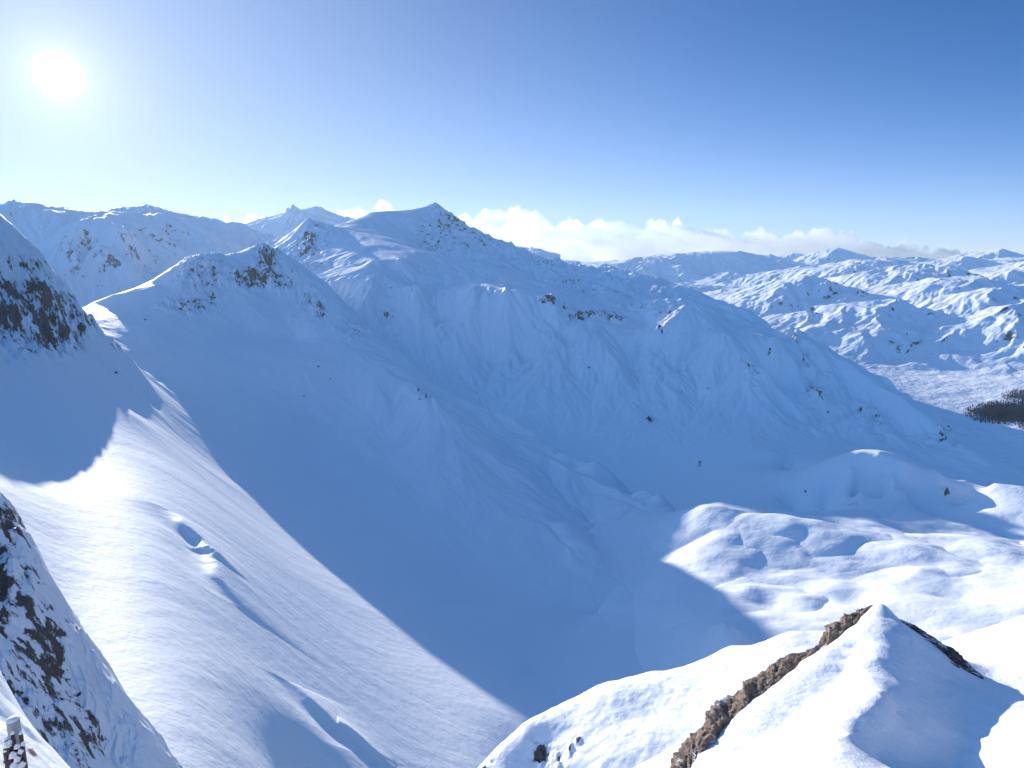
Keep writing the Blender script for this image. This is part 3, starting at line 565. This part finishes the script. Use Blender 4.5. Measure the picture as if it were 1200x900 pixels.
def rocks():
    brown = mat_rock('brown_rock', (.09, .06, .045), (.44, .31, .22), 3.0, .06, .12)
    dark = mat_rock('dark_rock', (.035, .03, .03), (.17, .12, .10), 3.0, .05, .3)
    rock_band('rock_outcrop', [(1024, 712, 26.4), (1006, 728, 25.5), (986, 744, 24.5), (968, 760, 23.7), (952, 770, 23.1), (934, 782, 22.4), (914, 797, 21.6), (894, 812, 20.8), (874, 828, 20), (855, 845, 19.1), (838, 862, 18.2), (818, 878, 17.3), (806, 900, 16.4), (796, 930, 15.4)],
              [.12, .46, .46, .25, .32, .38, .42, .42, .42, .48, .40, .38, .38, .36], brown, 301, 'long brown rock edge running down the left side of the nearest snow pyramid')
    rock_band('rock_outcrop', [(1052, 728, 25.7), (1066, 738, 25.7), (1082, 747, 25.6), (1100, 760, 25.5), (1118, 774, 25.4), (1134, 786, 25.3), (1152, 796, 25.2)],
              [.10, .26, .20, .30, .36, .30, .08], dark, 321, 'dark shaded rock rib poking from the right side of the nearest snow pyramid')
    rock_band('rock_outcrop', [(1084, 761, 24.9), (1100, 772, 24.8), (1124, 783, 24.8)], [.05, .13, .05], dark, 331, 'small low strip of dark rock just below the shaded rib on the pyramid')
def boulder(name, P, size, mat, seed, label, group=None):
    n, m = 18, 26; ph = np.linspace(0.02, np.pi-.02, n); th = np.linspace(0, 2*np.pi, m, endpoint=False); PH, TH = np.meshgrid(ph, th, indexing='ij')
    d = np.stack([np.sin(PH)*np.cos(TH), np.sin(PH)*np.sin(TH), np.cos(PH)], -1)
    k = 1 + .35*perlin(d[..., 0]*1.6+seed*3.1, d[..., 1]*1.6+d[..., 2]*1.9, seed) + .2*perlin(d[..., 0]*4+d[..., 2]*3, d[..., 1]*4+seed, seed+1)
    k = np.round(k*6)/6*.5 + k*.5; V = d*k[..., None]*np.array([size*1.25, size*.9, size*.75])
    o = bpy.data.objects.new(name, grid_mesh(name, V, mat)); SC.collection.objects.link(o); o.location = P + np.array([0, 0, size*.1]); o.rotation_euler = (0, 0, seed)
    return tag(o, label, 'boulder', group)
def boulders():
    mt = mat_rock('boulder_rock', (.03, .027, .03), (.15, .12, .11), .35, .4, .35)
    for k, (sh, u, v, sz, lab) in enumerate([
        (BOWL, 136, 437, 3.6, 'dark boulder in the blue shade just left of the tip of the sunlit tongue'),
        (BOWL, 170, 375, 5.0, 'dark boulder right below the bright saddle beside the rocky left peak'),
        (BOWL, 373, 430, 4.6, 'uppermost of three dark boulders on the shaded bowl below the rocky summit'),
        (BOWL, 387, 445, 3.4, 'middle one of three dark boulders on the shaded bowl below the rocky summit'),
        (BOWL, 356, 465, 3.2, 'lowest of three dark boulders on the shaded bowl below the rocky summit'),
        (BOWL, 492, 468, 3.6, 'left one of two dark boulders side by side on the crest of the smooth rib'),
        (BOWL, 500, 466, 3.8, 'right one of two dark boulders side by side on the crest of the smooth rib'),
        (MOUNT, 690, 431, 6.0, 'lone dark boulder high on the great shaded face'),
        (MOUNT, 902, 412, 6.5, 'dark boulder under the sunlit notch in the middle ridge'),
        (MOUNT, 944, 577, 4.6, 'dark boulder in deep shade behind the back edge of the sunlit basin'),
        (MOUNT, 970, 483, 6.0, 'dark boulder on the shaded flank left of the steep gullies'),
        (MOUNT, 820, 543, 4.0, 'small dark boulder on the floor of the shaded bowl')]):
        boulder('boulder', sh.hit(u, v), sz*.5, mt, k+1, lab, 'boulders on the shaded snow')

def forest():
    """the far wood in the valley: thousands of small spruces as one mass"""
    rng = np.random.default_rng(4); s = FAR; i, j = np.nonzero(s.wood > .04); p = s.wood[i, j]*s.R[i, j]**2; pick = rng.choice(len(i), 15000, p=p/p.sum())
    th = np.linspace(0, 2*np.pi, 6)[:-1]; V = []; F = []; k = 0
    for n in pick:
        a, b = i[n], j[n]; x, y, z = s.X[a, b]+rng.normal()*4, s.Y[a, b]+rng.normal()*4, s.Z[a, b]; h = rng.uniform(4, 10); r = h*rng.uniform(.16, .24)
        for z0, z1, f in ((.02, .55, 1.0), (.4, 1.0, .7)):
            V += [(x+r*f*math.cos(t+n), y+r*f*math.sin(t+n), z+h*z0) for t in th] + [(x, y, z+h*z1)]
            F += [(k+q, k+(q+1) % 5, k+5) for q in range(5)]; k += 6
    me = bpy.data.meshes.new('forest'); me.from_pydata(V, [], F); me.update(); me.materials.append(plain('spruce', (.03, .035, .045), .9))
    o = bpy.data.objects.new('forest', me); SC.collection.objects.link(o); tag(o, kind='stuff')

# ------------------------------------------------------------------ antenna mast at the lower left
def plain(name, col, rough=.5, metal=0.0):
    m = bpy.data.materials.new(name); m.use_nodes = True; nt = m.node_tree; b = nt.nodes['Principled BSDF']
    b.inputs['Roughness'].default_value = rough; b.inputs['Metallic'].default_value = metal
    n = nt.nodes.new('ShaderNodeTexNoise'); n.inputs['Scale'].default_value = 14; n.inputs['Detail'].default_value = 5
    x = nt.nodes.new('ShaderNodeMix'); x.data_type = 'RGBA'; x.inputs['A'].default_value = tuple(c*.8 for c in col)+(1,); x.inputs['B'].default_value = tuple(min(1, c*1.15) for c in col)+(1,)
    nt.links.new(n.outputs[0], x.inputs['Factor']); nt.links.new(x.outputs['Result'], b.inputs['Base Color']); return m
def tube_mesh(name, p, q, r0, r1, mat, seg=20, ring=6, lump=0.0, cap=0.0):
    p, q = np.array(p, float), np.array(q, float); d = q-p; ln = np.linalg.norm(d); d /= ln
    a = np.cross(d, [0, 0, 1] if abs(d[2]) < .9 else [1, 0, 0]); a /= np.linalg.norm(a); b = np.cross(d, a)
    th = np.linspace(0, 2*np.pi, seg, endpoint=False); T = [0, .02] + list(np.linspace(.1, .9, ring)) + [.98, 1]; V = []
    for i, t in enumerate(T):
        r = (r0+(r1-r0)*t)*(0.93 if i in (0, len(T)-1) else 1)
        if cap: r = r0*math.sqrt(max(0.02, 1-(t*.98)**2))
        V.append([p+d*ln*t+(a*math.cos(x)+b*math.sin(x))*r*(1+lump*math.sin(3*x+7*t+p[0]*5)*.5+lump*math.sin(5*x+3*t)*.3) for x in th])
    me = grid_mesh(name, np.array(V), mat); me.polygons.foreach_set('use_smooth', [len(f.vertices) == 4 for f in me.polygons]); return me
def antenna():
    grey = plain('grey_radome', (.34, .36, .39), .45); dk = plain('dark_steel', (.045, .035, .035), .5, .3); rust = plain('weathered_pipe', (.075, .045, .04), .6, .2); sn = plain('cap_snow', (.88, .9, .92), .7)
    base = P3(22, 930, 33)
    root = bpy.data.objects.new('antenna_mast', None); SC.collection.objects.link(root); root.location = base
    tag(root, 'snow capped mast with grey drum and dark antenna pipes at the lower left', 'antenna mast')
    def part(name, me, parent=root):
        o = bpy.data.objects.new(name, me); SC.collection.objects.link(o); o.parent = parent; return o
    def L(u, v, r=33.0): return P3(u, v, r) - base
    dn = lambda p, h: np.array([p[0], p[1], p[2]-h])
    top = L(15, 843.5, 34); drum = part('radome', tube_mesh('radome', dn(top, 2.3), top, .245, .245, grey, 36))
    part('snow_cap', tube_mesh('snow_cap', top, top+np.array([0, 0, .13]), .255, .1, sn, 24, lump=.12, cap=1), drum)
    for u, v, h, r in [(14.7, 860, 3.0, .075), (24.4, 860, 3.0, .075), (6, 880.5, 2.2, .08), (8, 866, 2.2, .09)]:
        p = L(u, v); pp = part('antenna_pipe', tube_mesh('antenna_pipe', dn(p, h), p, r, r, rust)); part('snow_cap', tube_mesh('snow_cap', p, p+np.array([0, 0, .09]), r*1.05, .02, sn, 14, lump=.1, cap=1), pp)
    c = L(18, 885, 33.3); part('mast_tube', tube_mesh('mast_tube', dn(c, 5), L(18, 874, 33.3), .13, .12, dk))
    for a, b in [((4, 878), (28, 874)), ((4, 893), (28, 889)), ((6, 874), (18, 884)), ((27, 872), (17, 884)), ((10, 898), (18, 880)), ((27, 898), (20, 880)), ((17, 886), (30, 905)), ((16, 886), (4, 905))]:
        part('brace', tube_mesh('brace', L(*a), L(*b), .055, .055, dk, 10)) 
    for k, (u, v, w) in enumerate([(20, 874, .11), (15, 884, .14), (20, 889, .12), (24, 880, .10), (8, 872, .13), (11, 869, .09), (27, 871, .09), (16, 897, .15), (26, 895, .12), (22, 898, .12)]):
        p = L(u, v, 32.8); part('snow_clump', tube_mesh('snow_clump', dn(p, w*.9), p+np.array([0, 0, w*.9]), w, w*.4, sn, 12, lump=.5, cap=1))
rocks(); boulders(); antenna(); forest()

# ------------------------------------------------------------------ clouds behind the farthest ridges
def clouds():
    m = bpy.data.materials.new('cloud'); m.use_nodes = True; nt = m.node_tree; nt.nodes.clear(); N = nt.nodes.new; Lk = nt.links.new
    tc = N('ShaderNodeTexCoord'); n = N('ShaderNodeTexNoise'); n.inputs['Scale'].default_value = 0.0013; n.inputs['Detail'].default_value = 7; n.inputs['Roughness'].default_value = .68
    mp = N('ShaderNodeMapping'); mp.inputs['Scale'].default_value = (.6, .6, 1.4); Lk(tc.outputs['Object'], mp.inputs[0]); Lk(mp.outputs[0], n.inputs['Vector'])
    mr = N('ShaderNodeMapRange'); Lk(n.outputs[0], mr.inputs[0]); mr.inputs[1].default_value = .42; mr.inputs[2].default_value = .68; mr.inputs[3].default_value = 0; mr.inputs[4].default_value = CLOUD_DENSITY
    pv = N('ShaderNodeVolumePrincipled'); pv.inputs['Color'].default_value = (1, 1, 1, 1); pv.inputs['Anisotropy'].default_value = .45; Lk(mr.outputs[0], pv.inputs['Density'])
    out = N('ShaderNodeOutputMaterial'); Lk(pv.outputs[0], out.inputs['Volume'])
    def bank(prof, r0, r1, seed):
        pu = [p[0] for p in prof]; pv_ = [p[1] for p in prof]; us = np.linspace(pu[0], pu[-1], 520); tops = np.interp(us, pu, pv_); V = []
        edge = np.clip(np.minimum(us-us[0], us[-1]-us)/40, 0, 1)**.5
        for u, v, e in zip(us, tops, edge):
            ring = []
            lump = 300*float(fbm(np.array([u/22.]), np.array([seed+.3]), 5, seed)[0])
            pt = P3(u, v, r0*.5+r1*.5); zt = pt[2]+lump*.55; zb = -900.0; zt = zb+(zt-zb)*max(e, .05)
            for k in range(20):
                a = 2*math.pi*k/20; cr = .5-.5*math.cos(a); rr = r0+(r1-r0)*cr
                zz = (zt+zb)/2+(zt-zb)/2*max(-1, min(1, math.sin(a)*1.15))
                b = P3(u, 300, 1.0); ring.append((b[0]*rr, b[1]*rr, zz+120*float(fbm(np.array([u/12.]), np.array([a*2.5+seed]), 5, seed+3, .6)[0])*(math.sin(a) > 0)))
            V.append(ring)
        o = bpy.data.objects.new('cloud_bank', grid_mesh('cloud_bank', np.array(V), m)); SC.collection.objects.link(o); tag(o, kind='stuff')
    bank([(225, 290), (255, 262), (290, 255), (330, 257), (380, 252), (405, 250), (425, 246), (436, 242), (447, 233), (458, 243), (470, 254), (500, 264), (520, 270)], 19500, 21500, 5)
    bank([(505, 262), (540, 250), (560, 250), (600, 245), (625, 252), (650, 260), (700, 262), (740, 264), (770, 263), (788, 256), (805, 266), (850, 272), (900, 272), (950, 271), (1000, 277), (1050, 286), (1090, 292), (1140, 297), (1190, 302)], 17500, 20500, 9)
CLOUD_DENSITY = 0.0014
clouds()

# ------------------------------------------------------------------ air
def haze():
    me = bpy.data.meshes.new('haze'); x0, x1, y0, y1, z0, z1 = -14000, 14000, -900, 14900, -1500, 900
    v = [(x, y, z) for z in (z0, z1) for y in (y0, y1) for x in (x0, x1)]
    me.from_pydata(v, [], [(0, 2, 3, 1), (4, 5, 7, 6), (0, 1, 5, 4), (2, 6, 7, 3), (0, 4, 6, 2), (1, 3, 7, 5)])
    m = bpy.data.materials.new('haze'); m.use_nodes = True; nt = m.node_tree; nt.nodes.clear()
    pv = nt.nodes.new('ShaderNodeVolumePrincipled'); pv.inputs['Density'].default_value = HAZE; pv.inputs['Color'].default_value = (0.66, 0.86, 1.0, 1); pv.inputs['Anisotropy'].default_value = 0.35
    out = nt.nodes.new('ShaderNodeOutputMaterial'); nt.links.new(pv.outputs[0], out.inputs['Volume'])
    me.materials.append(m); o = bpy.data.objects.new('haze', me); SC.collection.objects.link(o); tag(o, kind='stuff')
HAZE = 1.8e-5
haze()
